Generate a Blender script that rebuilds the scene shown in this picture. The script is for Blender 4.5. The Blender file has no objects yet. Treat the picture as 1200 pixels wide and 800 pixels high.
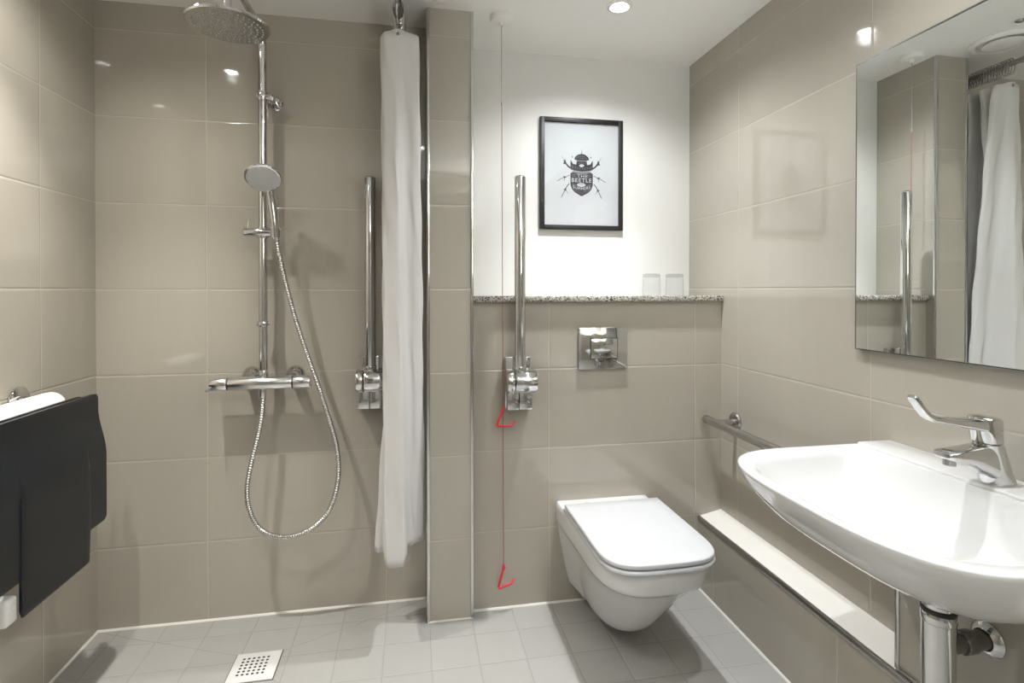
import bpy, bmesh, math, random
from mathutils import Vector, Matrix
random.seed(4)
scene = bpy.context.scene
C = scene.collection
PI = math.pi
def V(*a): return Vector(a)

# ------------------------------------------------------------------ camera, world, exposure
cam_data = bpy.data.cameras.new('camera')
cam = bpy.data.objects.new('camera', cam_data)
C.objects.link(cam)
cam_data.sensor_width = 36.0
cam_data.lens = 628.0 / 1200 * 36
cam_data.shift_y = -(400 - 344.4) / 1200
cam_data.clip_start = 0.02
cam.location = (0, 0, 1.2)
cam.rotation_euler = (math.radians(90 - 0.4), 0, -math.atan(115 / 628.0))
scene.camera = cam

world = bpy.data.worlds.new('world'); scene.world = world
world.use_nodes = True
world.node_tree.nodes['Background'].inputs[0].default_value = (1.0, 0.97, 0.93, 1)
world.node_tree.nodes['Background'].inputs[1].default_value = 0.05
scene.view_settings.view_transform = 'Standard'
scene.view_settings.look = 'None'
scene.view_settings.gamma = 1.0
scene.view_settings.use_curve_mapping = False
scene.view_settings.exposure = 0.96
cy = scene.cycles
cy.use_denoising = True
cy.max_bounces = 14; cy.diffuse_bounces = 7; cy.glossy_bounces = 6; cy.transparent_max_bounces = 12
cy.sample_clamp_indirect = 4.0
cy.caustics_reflective = False; cy.caustics_refractive = False

BEAM_DEG, FLOOD_DEG = 80, 150     # each downlight throws a tight beam and a faint flood
HALL_FILL_W = 6.0  # added hall lamp, out of view
UPLIGHT_FILL_W = 29.0         # the added uplighter, out of view, that brightens the ceiling
LAMP_COL = (0.97, 0.99, 1.0)
WARM_COL = (1.0, 0.965, 0.90)
DOWNLIGHTS = [(0.722, 1.815, 'white ceiling downlight shining above the toilet', 42, 18, LAMP_COL),
              (-0.83, 1.53, 'white ceiling downlight above the shower, nearer the tiled end wall', 46, 9, WARM_COL),
              (-0.82, 0.97, 'white ceiling downlight above the hanging shower chair', 34, 10, WARM_COL),
              (0.80, 0.97, 'white ceiling downlight above the washbasin and mirror', 14, 11, LAMP_COL),
              (0.05, 0.35, 'added white fill downlight on the ceiling in mid-room by the doorway', 26, 3, LAMP_COL)]  # last one is added out of view; its bounce fills the room

# ------------------------------------------------------------------ materials
def new_mat(name):
    m = bpy.data.materials.new(name); m.use_nodes = True
    nt = m.node_tree; nt.nodes.clear()
    out = nt.nodes.new('ShaderNodeOutputMaterial')
    return m, nt, out
def setin(node, **kw):
    for k, v in kw.items():
        node.inputs[k.replace('_', ' ')].default_value = v
def pbr(name, col, rough=0.5, metal=0.0, coat=0.0, noise=0.0, nscale=40.0, bump=0.0, ior=1.5):
    m, nt, out = new_mat(name)
    p = nt.nodes.new('ShaderNodeBsdfPrincipled')
    p.inputs['Base Color'].default_value = (*col, 1)
    p.inputs['Roughness'].default_value = rough
    p.inputs['Metallic'].default_value = metal
    p.inputs['Coat Weight'].default_value = coat
    p.inputs['Coat Roughness'].default_value = 0.04
    p.inputs['IOR'].default_value = ior
    geo = nt.nodes.new('ShaderNodeNewGeometry')
    nz = nt.nodes.new('ShaderNodeTexNoise'); nz.inputs['Scale'].default_value = nscale
    nz.inputs['Detail'].default_value = 3
    nt.links.new(geo.outputs['Position'], nz.inputs['Vector'])
    if noise > 0:
        mx = nt.nodes.new('ShaderNodeMix'); mx.data_type = 'RGBA'
        mx.inputs['A'].default_value = (*[c * (1 - noise) for c in col], 1)
        mx.inputs['B'].default_value = (*[min(1, c * (1 + noise)) for c in col], 1)
        nt.links.new(nz.outputs['Fac'], mx.inputs['Factor'])
        nt.links.new(mx.outputs['Result'], p.inputs['Base Color'])
    if bump > 0:
        b = nt.nodes.new('ShaderNodeBump'); b.inputs['Strength'].default_value = bump
        b.inputs['Distance'].default_value = 0.001
        nt.links.new(nz.outputs['Fac'], b.inputs['Height'])
        nt.links.new(b.outputs['Normal'], p.inputs['Normal'])
    nt.links.new(p.outputs[0], out.inputs[0])
    return m

def math_node(nt, op, a, b=None, clamp=False):
    n = nt.nodes.new('ShaderNodeMath'); n.operation = op; n.use_clamp = clamp
    for i, x in enumerate((a, b)):
        if x is None: continue
        if isinstance(x, (int, float)): n.inputs[i].default_value = x
        else: nt.links.new(x, n.inputs[i])
    return n.outputs[0]

def edge_dist(nt, coord, off, pitch):
    t = math_node(nt, 'DIVIDE', math_node(nt, 'SUBTRACT', coord, off), pitch)
    f = math_node(nt, 'FRACT', t)
    d = math_node(nt, 'MINIMUM', f, math_node(nt, 'SUBTRACT', 1.0, f))
    return math_node(nt, 'MULTIPLY', d, pitch), math_node(nt, 'FLOOR', t)

def tile_mat(name, axis_u, u0, pu, axis_v, v0, pv, col, grout, gw=0.0022, rough=0.05, var=0.03, diag=None, streak=True):
    """glazed tiles laid out in world metres: joints, a soft arris and a faint cushion per tile"""
    m, nt, out = new_mat(name)
    geo = nt.nodes.new('ShaderNodeNewGeometry')
    sep = nt.nodes.new('ShaderNodeSeparateXYZ'); nt.links.new(geo.outputs['Position'], sep.inputs[0])
    du, iu = edge_dist(nt, sep.outputs[axis_u], u0, pu) if pu else (None, None)
    dv, iv = edge_dist(nt, sep.outputs[axis_v], v0, pv)
    d = math_node(nt, 'MINIMUM', du, dv) if pu else dv
    if diag:
        for (ax, ay, bx, by) in diag:         # straight cuts towards the floor drain
            L = math.hypot(bx - ax, by - ay); nx, ny = -(by - ay) / L, (bx - ax) / L; tx, ty = (bx - ax) / L, (by - ay) / L
            X, Y = sep.outputs['X'], sep.outputs['Y']
            dd = math_node(nt, 'ABSOLUTE', math_node(nt, 'ADD', math_node(nt, 'ADD', math_node(nt, 'MULTIPLY', X, nx), math_node(nt, 'MULTIPLY', Y, ny)), -(ax * nx + ay * ny)))
            tt = math_node(nt, 'ADD', math_node(nt, 'ADD', math_node(nt, 'MULTIPLY', X, tx), math_node(nt, 'MULTIPLY', Y, ty)), -(ax * tx + ay * ty))
            over = math_node(nt, 'MAXIMUM', math_node(nt, 'SUBTRACT', 0.0, tt), math_node(nt, 'SUBTRACT', tt, L))
            d = math_node(nt, 'MINIMUM', d, math_node(nt, 'MAXIMUM', dd, over))
    # joint mask
    mr = nt.nodes.new('ShaderNodeMapRange'); mr.interpolation_type = 'SMOOTHSTEP'
    nt.links.new(d, mr.inputs['Value'])
    setin(mr, From_Min=gw * 0.35, From_Max=gw * 0.65, To_Min=0.0, To_Max=1.0)
    # arris height
    hr = nt.nodes.new('ShaderNodeMapRange'); hr.interpolation_type = 'SMOOTHSTEP'
    nt.links.new(d, hr.inputs['Value'])
    setin(hr, From_Min=gw * 0.3, From_Max=gw * 0.5 + 0.004, To_Min=0.0, To_Max=1.0)
    # colour: slight change from tile to tile and a fine vertical brush
    wn = nt.nodes.new('ShaderNodeTexWhiteNoise'); wn.noise_dimensions = '2D'
    cb = nt.nodes.new('ShaderNodeCombineXYZ')
    if pu: nt.links.new(iu, cb.inputs[0])
    nt.links.new(iv, cb.inputs[1]); nt.links.new(cb.outputs[0], wn.inputs['Vector'])
    mp = nt.nodes.new('ShaderNodeMapping')
    mp.inputs['Scale'].default_value = (14, 14, 0.9) if streak else (9, 9, 9)
    nt.links.new(geo.outputs['Position'], mp.inputs['Vector'])
    nz = nt.nodes.new('ShaderNodeTexNoise'); nz.inputs['Scale'].default_value = 1.0; nz.inputs['Detail'].default_value = 3
    nt.links.new(mp.outputs[0], nz.inputs['Vector'])
    k = math_node(nt, 'ADD', math_node(nt, 'MULTIPLY', math_node(nt, 'SUBTRACT', wn.outputs['Value'], 0.5), var * 2),
                  math_node(nt, 'MULTIPLY', math_node(nt, 'SUBTRACT', nz.outputs['Fac'], 0.5), var * 2.2))
    k = math_node(nt, 'ADD', k, 1.0)
    sc = nt.nodes.new('ShaderNodeVectorMath'); sc.operation = 'SCALE'
    sc.inputs[0].default_value = col; nt.links.new(k, sc.inputs['Scale'])
    mx = nt.nodes.new('ShaderNodeMix'); mx.data_type = 'RGBA'
    mx.inputs['A'].default_value = (*grout, 1)
    nt.links.new(mr.outputs[0], mx.inputs['Factor']); nt.links.new(sc.outputs[0], mx.inputs['B'])
    p = nt.nodes.new('ShaderNodeBsdfPrincipled')
    nt.links.new(mx.outputs['Result'], p.inputs['Base Color'])
    rr = nt.nodes.new('ShaderNodeMapRange'); nt.links.new(mr.outputs[0], rr.inputs['Value'])
    setin(rr, To_Min=0.7, To_Max=rough); nt.links.new(rr.outputs[0], p.inputs['Roughness'])
    p.inputs['IOR'].default_value = 1.62
    # long-wave waviness of the glaze
    nw = nt.nodes.new('ShaderNodeTexNoise'); nw.inputs['Scale'].default_value = 5.0; nw.inputs['Detail'].default_value = 1
    nt.links.new(geo.outputs['Position'], nw.inputs['Vector'])
    h = math_node(nt, 'ADD', hr.outputs[0], math_node(nt, 'MULTIPLY', nw.outputs['Fac'], 0.16))
    b = nt.nodes.new('ShaderNodeBump'); b.inputs['Strength'].default_value = 0.55; b.inputs['Distance'].default_value = 0.0012
    nt.links.new(h, b.inputs['Height']); nt.links.new(b.outputs['Normal'], p.inputs['Normal'])
    nt.links.new(p.outputs[0], out.inputs[0])
    return m

def emit_mat(name, col, strength):
    m, nt, out = new_mat(name)
    e = nt.nodes.new('ShaderNodeEmission'); e.inputs[0].default_value = (*col, 1); e.inputs[1].default_value = strength
    nt.links.new(e.outputs[0], out.inputs[0]); return m

def thin_glass(name, tint=(0.97, 0.98, 0.98), ior=1.45):
    m, nt, out = new_mat(name)
    t = nt.nodes.new('ShaderNodeBsdfTransparent'); t.inputs[0].default_value = (*tint, 1)
    g = nt.nodes.new('ShaderNodeBsdfGlossy'); g.inputs['Roughness'].default_value = 0.02
    geo = nt.nodes.new('ShaderNodeNewGeometry')      # the same reflectance from either side of the thin wall
    dt = nt.nodes.new('ShaderNodeVectorMath'); dt.operation = 'DOT_PRODUCT'
    nt.links.new(geo.outputs['Incoming'], dt.inputs[0]); nt.links.new(geo.outputs['Normal'], dt.inputs[1])
    r0 = ((ior - 1) / (ior + 1)) ** 2
    sch = math_node(nt, 'POWER', math_node(nt, 'SUBTRACT', 1.0, math_node(nt, 'ABSOLUTE', dt.outputs['Value'])), 5.0)
    fac = math_node(nt, 'ADD', math_node(nt, 'MULTIPLY', sch, 1 - r0), r0)
    mx = nt.nodes.new('ShaderNodeMixShader')
    nt.links.new(fac, mx.inputs[0]); nt.links.new(t.outputs[0], mx.inputs[1]); nt.links.new(g.outputs[0], mx.inputs[2])
    nt.links.new(mx.outputs[0], out.inputs[0]); return m

def cloth_mat(name, col):
    m, nt, out = new_mat(name)
    d = nt.nodes.new('ShaderNodeBsdfDiffuse'); d.inputs[0].default_value = (*col, 1)
    t = nt.nodes.new('ShaderNodeBsdfTranslucent'); t.inputs[0].default_value = (*col, 1)
    mx = nt.nodes.new('ShaderNodeMixShader'); mx.inputs[0].default_value = 0.25
    geo = nt.nodes.new('ShaderNodeNewGeometry')
    nz = nt.nodes.new('ShaderNodeTexNoise'); nz.inputs['Scale'].default_value = 28; nz.inputs['Detail'].default_value = 4
    nt.links.new(geo.outputs['Position'], nz.inputs['Vector'])
    b = nt.nodes.new('ShaderNodeBump'); b.inputs['Strength'].default_value = 0.25; b.inputs['Distance'].default_value = 0.006
    nt.links.new(nz.outputs['Fac'], b.inputs['Height'])
    nt.links.new(b.outputs['Normal'], d.inputs['Normal'])
    nt.links.new(d.outputs[0], mx.inputs[1]); nt.links.new(t.outputs[0], mx.inputs[2])
    nt.links.new(mx.outputs[0], out.inputs[0]); return m

def granite_mat(name):
    m, nt, out = new_mat(name)
    geo = nt.nodes.new('ShaderNodeNewGeometry')
    vo = nt.nodes.new('ShaderNodeTexVoronoi'); vo.inputs['Scale'].default_value = 230
    nt.links.new(geo.outputs['Position'], vo.inputs['Vector'])
    sp = nt.nodes.new('ShaderNodeSeparateColor'); nt.links.new(vo.outputs['Color'], sp.inputs[0])
    cr = nt.nodes.new('ShaderNodeValToRGB'); cr.color_ramp.interpolation = 'CONSTANT'
    e = cr.color_ramp.elements
    e[0].position = 0.0; e[0].color = (0.07, 0.065, 0.06, 1)
    e[1].position = 0.18; e[1].color = (0.27, 0.25, 0.22, 1)
    x = e.new(0.45); x.color = (0.42, 0.40, 0.36, 1)
    x = e.new(0.75); x.color = (0.62, 0.59, 0.54, 1)
    nt.links.new(sp.outputs[0], cr.inputs[0])
    p = nt.nodes.new('ShaderNodeBsdfPrincipled'); p.inputs['Roughness'].default_value = 0.15
    nt.links.new(cr.outputs[0], p.inputs['Base Color']); nt.links.new(p.outputs[0], out.inputs[0]); return m

TILE = (0.40, 0.371, 0.318)
GROUT = (0.47, 0.425, 0.36)
ROW0, ROWP = 0.2935, 0.3035
M = {}
M['tile_left'] = tile_mat('tile_left', 'Y', 1.826, 0.612, 'Z', ROW0, ROWP, TILE, GROUT)
M['tile_shower'] = tile_mat('tile_shower', 'X', -0.736, 0.630, 'Z', ROW0 - .005, ROWP + .001, TILE, GROUT)
M['tile_part'] = tile_mat('tile_part', 'X', 0, None, 'Z', ROW0, ROWP, TILE, GROUT)
M['tile_box'] = tile_mat('tile_box', 'X', 0.51, 0.605, 'Z', ROW0, ROWP, TILE, GROUT)
M['tile_right'] = tile_mat('tile_right', 'Y', 1.264, 0.612, 'Z', ROW0, ROWP + .001, TILE, GROUT)
M['tile_floor'] = tile_mat('tile_floor', 'X', 0.055, 0.1535, 'Y', 1.70, 0.1535, (0.355, 0.35, 0.335), (0.29, 0.28, 0.262), gw=0.003,
                           rough=0.32, var=0.03, streak=False,
                           diag=[(-0.43, 1.886, 0.04, 2.10), (-0.57, 1.886, -1.09, 2.10), (-0.57, 1.75, -1.09, 1.35), (-0.43, 1.75, 0.04, 1.35)])
M['ceiling'] = pbr('ceiling_paint', (0.88, 0.875, 0.855), 0.45, bump=0.05, nscale=8)
M['paint'] = pbr('wall_paint', (0.735, 0.735, 0.72), 0.6, bump=0.1, nscale=60)
M['white_tile'] = pbr('pale_ledge_tile', (0.74, 0.72, 0.68), 0.25, noise=0.04, nscale=12)
M['caulk'] = pbr('white_sealant', (0.66, 0.645, 0.60), 0.5)
M['chrome'] = pbr('chrome', (0.66, 0.66, 0.66), 0.06, 1.0)
M['chrome_dark'] = pbr('brushed_steel', (0.50, 0.49, 0.48), 0.22, 1.0)
M['hose_metal'] = pbr('hose_metal', (0.62, 0.61, 0.59), 0.2, 1.0)
M['satin'] = pbr('satin_chrome', (0.74, 0.74, 0.75), 0.17, 1.0)
M['trim'] = pbr('aluminium_trim', (0.62, 0.615, 0.60), 0.14, 1.0)
M['porcelain'] = pbr('porcelain', (0.70, 0.705, 0.705), 0.06, 0.0, coat=0.4)
M['seat_white'] = pbr('white_toilet_plastic', (0.60, 0.61, 0.63), 0.16)
M['plastic'] = pbr('white_plastic', (0.80, 0.79, 0.77), 0.3)
M['charcoal'] = pbr('charcoal_plastic', (0.0075, 0.0100, 0.0135), 0.34, noise=0.08, nscale=60)
M['black'] = pbr('black_painted_wood', (0.006, 0.006, 0.006), 0.45)
M['dark_gap'] = pbr('dark_gap_fill', (0.02, 0.02, 0.02), 0.5)  # near-black for seals, drain holes and shade put into gaps
M['grey_pipe'] = pbr('dark_metal_pipe', (0.22, 0.215, 0.21), 0.2, 0.8)
M['red'] = pbr('red_plastic', (0.72, 0.03, 0.05), 0.35)
M['cord_grey'] = pbr('grey_cord', (0.36, 0.33, 0.31), 0.7)
M['cord_red'] = pbr('red_cord', (0.34, 0.07, 0.06), 0.7)
M['paper'] = pbr('print_paper', (0.56, 0.575, 0.60), 0.7, noise=0.015, nscale=8)
M['ink'] = pbr('black_ink', (0.012, 0.012, 0.016), 0.8)
M['ink_grey'] = pbr('grey_ink', (0.15, 0.15, 0.165), 0.8)
M['ink_paper'] = pbr('letter_paper', (0.50, 0.51, 0.54), 0.7)
M['mirror'] = pbr('mirror_silver', (0.88, 0.91, 0.90), 0.0, 1.0)
M['mirror_edge'] = pbr('mirror_edge', (0.10, 0.10, 0.10), 0.3, 0.6)
M['cloth'] = cloth_mat('curtain_cloth', (0.80, 0.79, 0.78))
M['glass'] = thin_glass('tumbler_glass', (0.985, 0.99, 0.99), 1.35)
M['glass_base'] = thin_glass('tumbler_base_glass', (0.84, 0.85, 0.85), 1.5)
M['pane'] = thin_glass('picture_pane', (0.98, 0.985, 0.985), 1.45)
M['granite'] = granite_mat('granite')
M['nozzle'] = pbr('pale_rubber_nozzle', (0.62, 0.62, 0.62), 0.5)
M['head_face'] = pbr('shower_plate', (0.42, 0.41, 0.40), 0.22, 1.0)
M['drain_white'] = pbr('drain_cover', (0.78, 0.78, 0.77), 0.3, 0.2)
M['lamp_lens'] = emit_mat('lamp_lens', LAMP_COL, 30.0)
M['wood_door'] = pbr('painted_door', (0.62, 0.58, 0.52), 0.4)
M['carpet'] = pbr('hall_carpet', (0.22, 0.19, 0.16), 0.9, noise=0.15, nscale=200)

# ------------------------------------------------------------------ mesh kit
def bm_new(): return bmesh.new()
def add_box(bm, lo, hi, bev=0.0, seg=2, mat=0):
    r = bmesh.ops.create_cube(bm, size=1.0)
    vs = r['verts']
    c = [(lo[i] + hi[i]) / 2 for i in range(3)]; s = [hi[i] - lo[i] for i in range(3)]
    for v in vs: v.co = Vector((c[0] + v.co.x * s[0], c[1] + v.co.y * s[1], c[2] + v.co.z * s[2]))
    fs = {f for v in vs for f in v.link_faces}
    for f in fs: f.material_index = mat
    if bev > 0:
        es = list({e for v in vs for e in v.link_edges})
        rr = bmesh.ops.bevel(bm, geom=es, offset=bev, segments=seg, profile=0.5, affect='EDGES')
        for f in rr['faces']: f.material_index = mat
def frame_of(t):
    t = t.normalized()
    a = Vector((0, 0, 1)) if abs(t.z) < 0.9 else Vector((1, 0, 0))
    n = t.cross(a).normalized(); return n, t.cross(n).normalized()
def add_rings(bm, rings, cap0=True, cap1=True, mat=0, closed=True):
    vr = [[bm.verts.new(p) for p in r] for r in rings]
    n = len(vr[0])
    for a, b in zip(vr, vr[1:]):
        for i in range(n if closed else n - 1):
            j = (i + 1) % n
            try:
                f = bm.faces.new((a[i], a[j], b[j], b[i])); f.material_index = mat
            except ValueError: pass
    if cap0: f = bm.faces.new(vr[0][::-1]); f.material_index = mat
    if cap1: f = bm.faces.new(vr[-1]); f.material_index = mat
    return vr
def add_lathe(bm, base, axis, prof, seg=32, mat=0, cap0=True, cap1=True):
    """prof: list of (distance along axis, radius)"""
    axis = Vector(axis).normalized(); n, b = frame_of(axis); base = Vector(base)
    rings = []
    for d, r in prof:
        r = max(r, 1e-5)
        rings.append([base + axis * d + (n * math.cos(2 * PI * i / seg) + b * math.sin(2 * PI * i / seg)) * r for i in range(seg)])
    add_rings(bm, rings, cap0, cap1, mat)
def add_cyl(bm, p0, p1, r, seg=24, bev=0.0, mat=0):
    p0, p1 = Vector(p0), Vector(p1); L = (p1 - p0).length
    if bev: prof = [(0, r - bev), (bev * .3, r - bev * .3), (bev, r), (L - bev, r), (L - bev * .3, r - bev * .3), (L, r - bev)]
    else: prof = [(0, r), (L, r)]
    add_lathe(bm, p0, p1 - p0, prof, seg, mat)
def catmull(pts, n):
    pts = [Vector(p) for p in pts]; out = []
    P = [pts[0] * 2 - pts[1]] + pts + [pts[-1] * 2 - pts[-2]]
    for i in range(1, len(P) - 2):
        p0, p1, p2, p3 = P[i - 1:i + 3]
        for k in range(n):
            t = k / n
            out.append(0.5 * ((2 * p1) + (p2 - p0) * t + (2 * p0 - 5 * p1 + 4 * p2 - p3) * t * t + (3 * p1 - p0 - 3 * p2 + p3) * t ** 3))
    out.append(pts[-1]); return out
def resample(pts, step):
    out = [pts[0]]; acc = 0.0
    for a, b in zip(pts, pts[1:]):
        L = (b - a).length
        while acc + L >= step:
            t = (step - acc) / L; a = a.lerp(b, t); L = (b - a).length; acc = 0.0; out.append(a)
        acc += L
    if (out[-1] - pts[-1]).length > step * .2: out.append(pts[-1])
    return out
def add_tube(bm, pts, r, seg=16, mat=0, caps=True):
    """r: number or function of (index, count)"""
    pts = [Vector(p) for p in pts]; rings = []; prev = None
    for i, p in enumerate(pts):
        t = (pts[min(i + 1, len(pts) - 1)] - pts[max(i - 1, 0)]).normalized()
        if prev is None: n, b = frame_of(t)
        else:
            n = (prev - t * prev.dot(t)).normalized(); b = t.cross(n)
        prev = n
        rr = r(i, len(pts)) if callable(r) else r
        rings.append([p + (n * math.cos(2 * PI * k / seg) + b * math.sin(2 * PI * k / seg)) * rr for k in range(seg)])
    add_rings(bm, rings, caps, caps, mat)
def add_round_tube(bm, pts, r, seg=20, mat=0):
    """tube with domed ends"""
    pts = [Vector(p) for p in pts]
    d0 = (pts[0] - pts[1]).normalized(); d1 = (pts[-1] - pts[-2]).normalized()
    k = 5; P = []; R = []
    for i in range(k):
        a = PI / 2 * i / k; P.append(pts[0] + d0 * (r * .45 * math.cos(a))); R.append(max(r * math.sin(a), 1e-4))
    for p in pts: P.append(p); R.append(r)
    for i in range(k - 1, -1, -1):
        a = PI / 2 * i / k; P.append(pts[-1] + d1 * (r * .45 * math.cos(a))); R.append(max(r * math.sin(a), 1e-4))
    add_tube(bm, P, lambda i, n: R[i], seg, mat)
def add_poly(bm, pts, mat=0):
    f = bm.faces.new([bm.verts.new(p) for p in pts]); f.material_index = mat; return f
def add_prism(bm, pts, d, mat=0):
    d = Vector(d); pts = [Vector(p) for p in pts]
    add_rings(bm, [pts, [p + d for p in pts]], True, True, mat)

ORI = {}
def link_mesh(name, bm, mats, parent=None, origin=None, smooth=True, angle=38):
    bmesh.ops.recalc_face_normals(bm, faces=bm.faces[:])
    o0 = ORI[parent] if parent is not None else Vector(origin or (0, 0, 0))
    for v in bm.verts: v.co -= o0
    me = bpy.data.meshes.new(name); bm.to_mesh(me); bm.free()
    for m in (mats if isinstance(mats, (list, tuple)) else [mats]): me.materials.append(M[m] if isinstance(m, str) else m)
    if smooth:
        for p in me.polygons: p.use_smooth = True
        me.set_sharp_from_angle(angle=math.radians(angle))
    o = bpy.data.objects.new(name, me); C.objects.link(o)
    if parent is not None: o.parent = parent; ORI[o] = o0
    else: o.location = o0; ORI[o] = o0
    return o
def tag(o, label, cat, group=None):
    o['label'] = label; o['category'] = cat
    if group: o['group'] = group
    return o
def thing(name, label, cat, loc, group=None):
    o = bpy.data.objects.new(name, None); C.objects.link(o); o.empty_display_size = 0.05
    o.location = loc; ORI[o] = Vector(loc); return tag(o, label, cat, group)
def struct(name, bm, mats, smooth=False):
    o = link_mesh(name, bm, mats, smooth=smooth); o['kind'] = 'structure'; return o
def copy_tree(src, parent=None):
    c = src.copy(); C.objects.link(c)
    if parent is not None: c.parent = parent
    for ch in [x for x in bpy.data.objects if x.parent == src]: copy_tree(ch, c)
    return c

# ------------------------------------------------------------------ setting
XL, XR, YS, YW, YB, ZC, YR = -1.095, 1.23, 2.107, 2.25, 1.99, 2.213, -0.75
PX0, PX1, PY = 0.048, 0.212, 1.95
LX, T = 1.128, 0.1
def box_struct(name, lo, hi, mat):
    bm = bm_new(); add_box(bm, lo, hi); return struct(name, bm, mat)
box_struct('floor', (XL - T, YR - 1.9, -0.1), (XR + T, YW + T, 0), 'tile_floor')
box_struct('ceiling', (XL - T, YR, ZC), (XR + T, YW + T, ZC + 0.1), 'ceiling')
box_struct('wall_left', (XL - T, YR, 0), (XL, YS + T, ZC), 'tile_left')
box_struct('wall_shower', (XL, YS, 0), (PX0, YS + T, ZC), 'tile_shower')
box_struct('wall_partition', (PX0, PY, 0), (PX1, YW + T, ZC), 'tile_part')
box_struct('wall_back', (PX1, YW, 0), (XR + T, YW + T, ZC), 'paint')
box_struct('wall_cistern', (PX1, YB, 0), (XR, YW, 1.157), 'tile_box')
box_struct('wall_right', (XR, YR, 0), (XR + T, YW, ZC), 'tile_right')
box_struct('wall_right_low', (LX, YR, 0), (XR, YB, 0.283), 'tile_right')
box_struct('wall_pipe_boxing', (1.140, 0.70, 0.283), (XR, 1.096, 0.60), 'tile_right')
# rear wall with the open doorway the photo is taken through, and the hall beyond
bm = bm_new()
add_box(bm, (XL, YR - T, 0), (-0.5, YR, ZC)); add_box(bm, (0.5, YR - T, 0), (XR, YR, ZC)); add_box(bm, (-0.5, YR - T, 2.04), (0.5, YR, ZC))
struct('wall_rear', bm, 'tile_shower')
bm = bm_new()
add_box(bm, (XL - T, YR - 1.9, 0), (XL, YR - T, 2.4)); add_box(bm, (XR, YR - 1.9, 0), (XR + T, YR - T, 2.4)); add_box(bm, (XL, YR - 1.9, 0), (XR, YR - 1.8, 2.4))
add_box(bm, (XL, YR - T, ZC + .1), (XR, YR, 2.4))
struct('wall_hall', bm, 'paint')
box_struct('ceiling_hall', (XL - T, YR - 1.9, 2.4), (XR + T, YR, 2.5), 'ceiling')
bm = bm_new()
for x0, x1 in ((-0.56, -0.5), (0.5, 0.56)): add_box(bm, (x0, YR, 0), (x1, YR + 0.015, 2.10), 0.003)
add_box(bm, (-0.5, YR, 2.04), (0.5, YR + 0.015, 2.10), 0.003)
struct('trim_1', bm, 'wood_door')
# ledge cap: pale sloping tile with a metal edge
bm = bm_new()
add_prism(bm, [(LX + .010, YR, 0.283), (XR, YR, 0.283), (XR, YR, 0.309), (LX + .010, YR, 0.289)], (0, YB - YR, 0))
struct('trim_2', bm, 'white_tile')
bm = bm_new(); add_box(bm, (LX - 0.002, YR, 0.272), (LX + 0.010, YB, 0.2905), 0.002)
struct('trim_3', bm, 'chrome_dark', True)
# metal corner profiles
for i, (x0, x1, y0, y1, z0, z1) in enumerate(((PX0 - 0.003, PX0 + 0.009, PY - 0.003, PY + 0.009, 0, ZC), (PX1 - 0.009, PX1 + 0.003, PY - 0.003, PY + 0.009, 0, ZC),
                                              (1.137, 1.149, 1.087, 1.099, 0.292, 0.60))):
    bm = bm_new(); add_box(bm, (x0, y0, z0), (x1, y1, z1), 0.003)
    struct('trim_%d' % (4 + i), bm, 'trim', True)
bm = bm_new(); add_box(bm, (1.137, 0.70, 0.292), (1.1415, 1.087, 0.304), 0.001)
struct('trim_7', bm, 'trim', True)
# sealant beads along the floor
def bead(name, a, b, nx, ny, r=0.006):
    bm = bm_new(); a, b = Vector(a), Vector(b); n = Vector((nx, ny, 0))
    pts = [a, a + n * r, a + n * r * .6 + V(0, 0, r * .6), a + V(0, 0, r)]
    add_prism(bm, pts, b - a); struct(name, bm, 'caulk')
bead('trim_8', (XL, YS, 0), (PX0, YS, 0), 0, -1)
bead('trim_9', (XL, YR, 0), (XL, YS, 0), 1, 0)
bead('trim_10', (PX1, YB, 0), (LX, YB, 0), 0, -1)
bead('trim_11', (LX, YR, 0), (LX, YB, 0), -1, 0)
bead('trim_12', (PX0, PY, 0), (PX1, PY, 0), 0, -1, 0.004)

# ------------------------------------------------------------------ lamps
def downlight(x, y, label, beam, flood, col):
    t = thing('ceiling_downlight', label, 'ceiling light', (x, y, ZC), 'ceiling downlights')
    bm = bm_new()
    add_lathe(bm, (x, y, ZC), (0, 0, -1), [(0, 0.045), (0.004, 0.045), (0.007, 0.041), (0.0075, 0.034), (0.004, 0.030), (0.001, 0.028), (0.0, 0.028)], 40, cap0=False, cap1=False)
    link_mesh('bezel', bm, 'plastic', t)
    bm = bm_new(); r = 0.024
    add_lathe(bm, (x, y, ZC - 0.0005), (0, 0, -1), [(0, r), (0.002, r), (0.003, r * .8), (0.003, 0.0001)], 32)
    link_mesh('lens', bm, M['lamp_lens'], t)
    for nm, w, deg, bl in (('beam_bulb', beam, BEAM_DEG, 1.0), ('flood_bulb', flood, FLOOD_DEG, 0.9)):
        ld = bpy.data.lights.new(nm, 'SPOT'); ld.energy = w; ld.color = col
        ld.spot_size = math.radians(deg); ld.spot_blend = bl; ld.shadow_soft_size = 0.02
        lo = bpy.data.objects.new(nm, ld); C.objects.link(lo); lo.parent = t; lo.location = (0, 0, -0.03)
for dl in DOWNLIGHTS: downlight(*dl)
t = thing('hall_fill_lamp', 'wide white fill lamp added in the hall behind the doorway', 'ceiling light', (0, YR - 0.8, 2.4))  # added lamp behind the camera for soft frontal fill
bm = bm_new(); add_box(bm, (-0.62, YR - 1.22, 2.36), (0.62, YR - 0.38, 2.4), 0.01); link_mesh('housing', bm, 'plastic', t)
bm = bm_new(); add_box(bm, (-0.58, YR - 1.18, 2.352), (0.58, YR - 0.42, 2.361), 0.002)
link_mesh('diffuser', bm, emit_mat('hall_fill_diffuser', (1.0, 0.96, 0.91), HALL_FILL_W / (PI * 1.16 * 0.76)), t)

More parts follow.
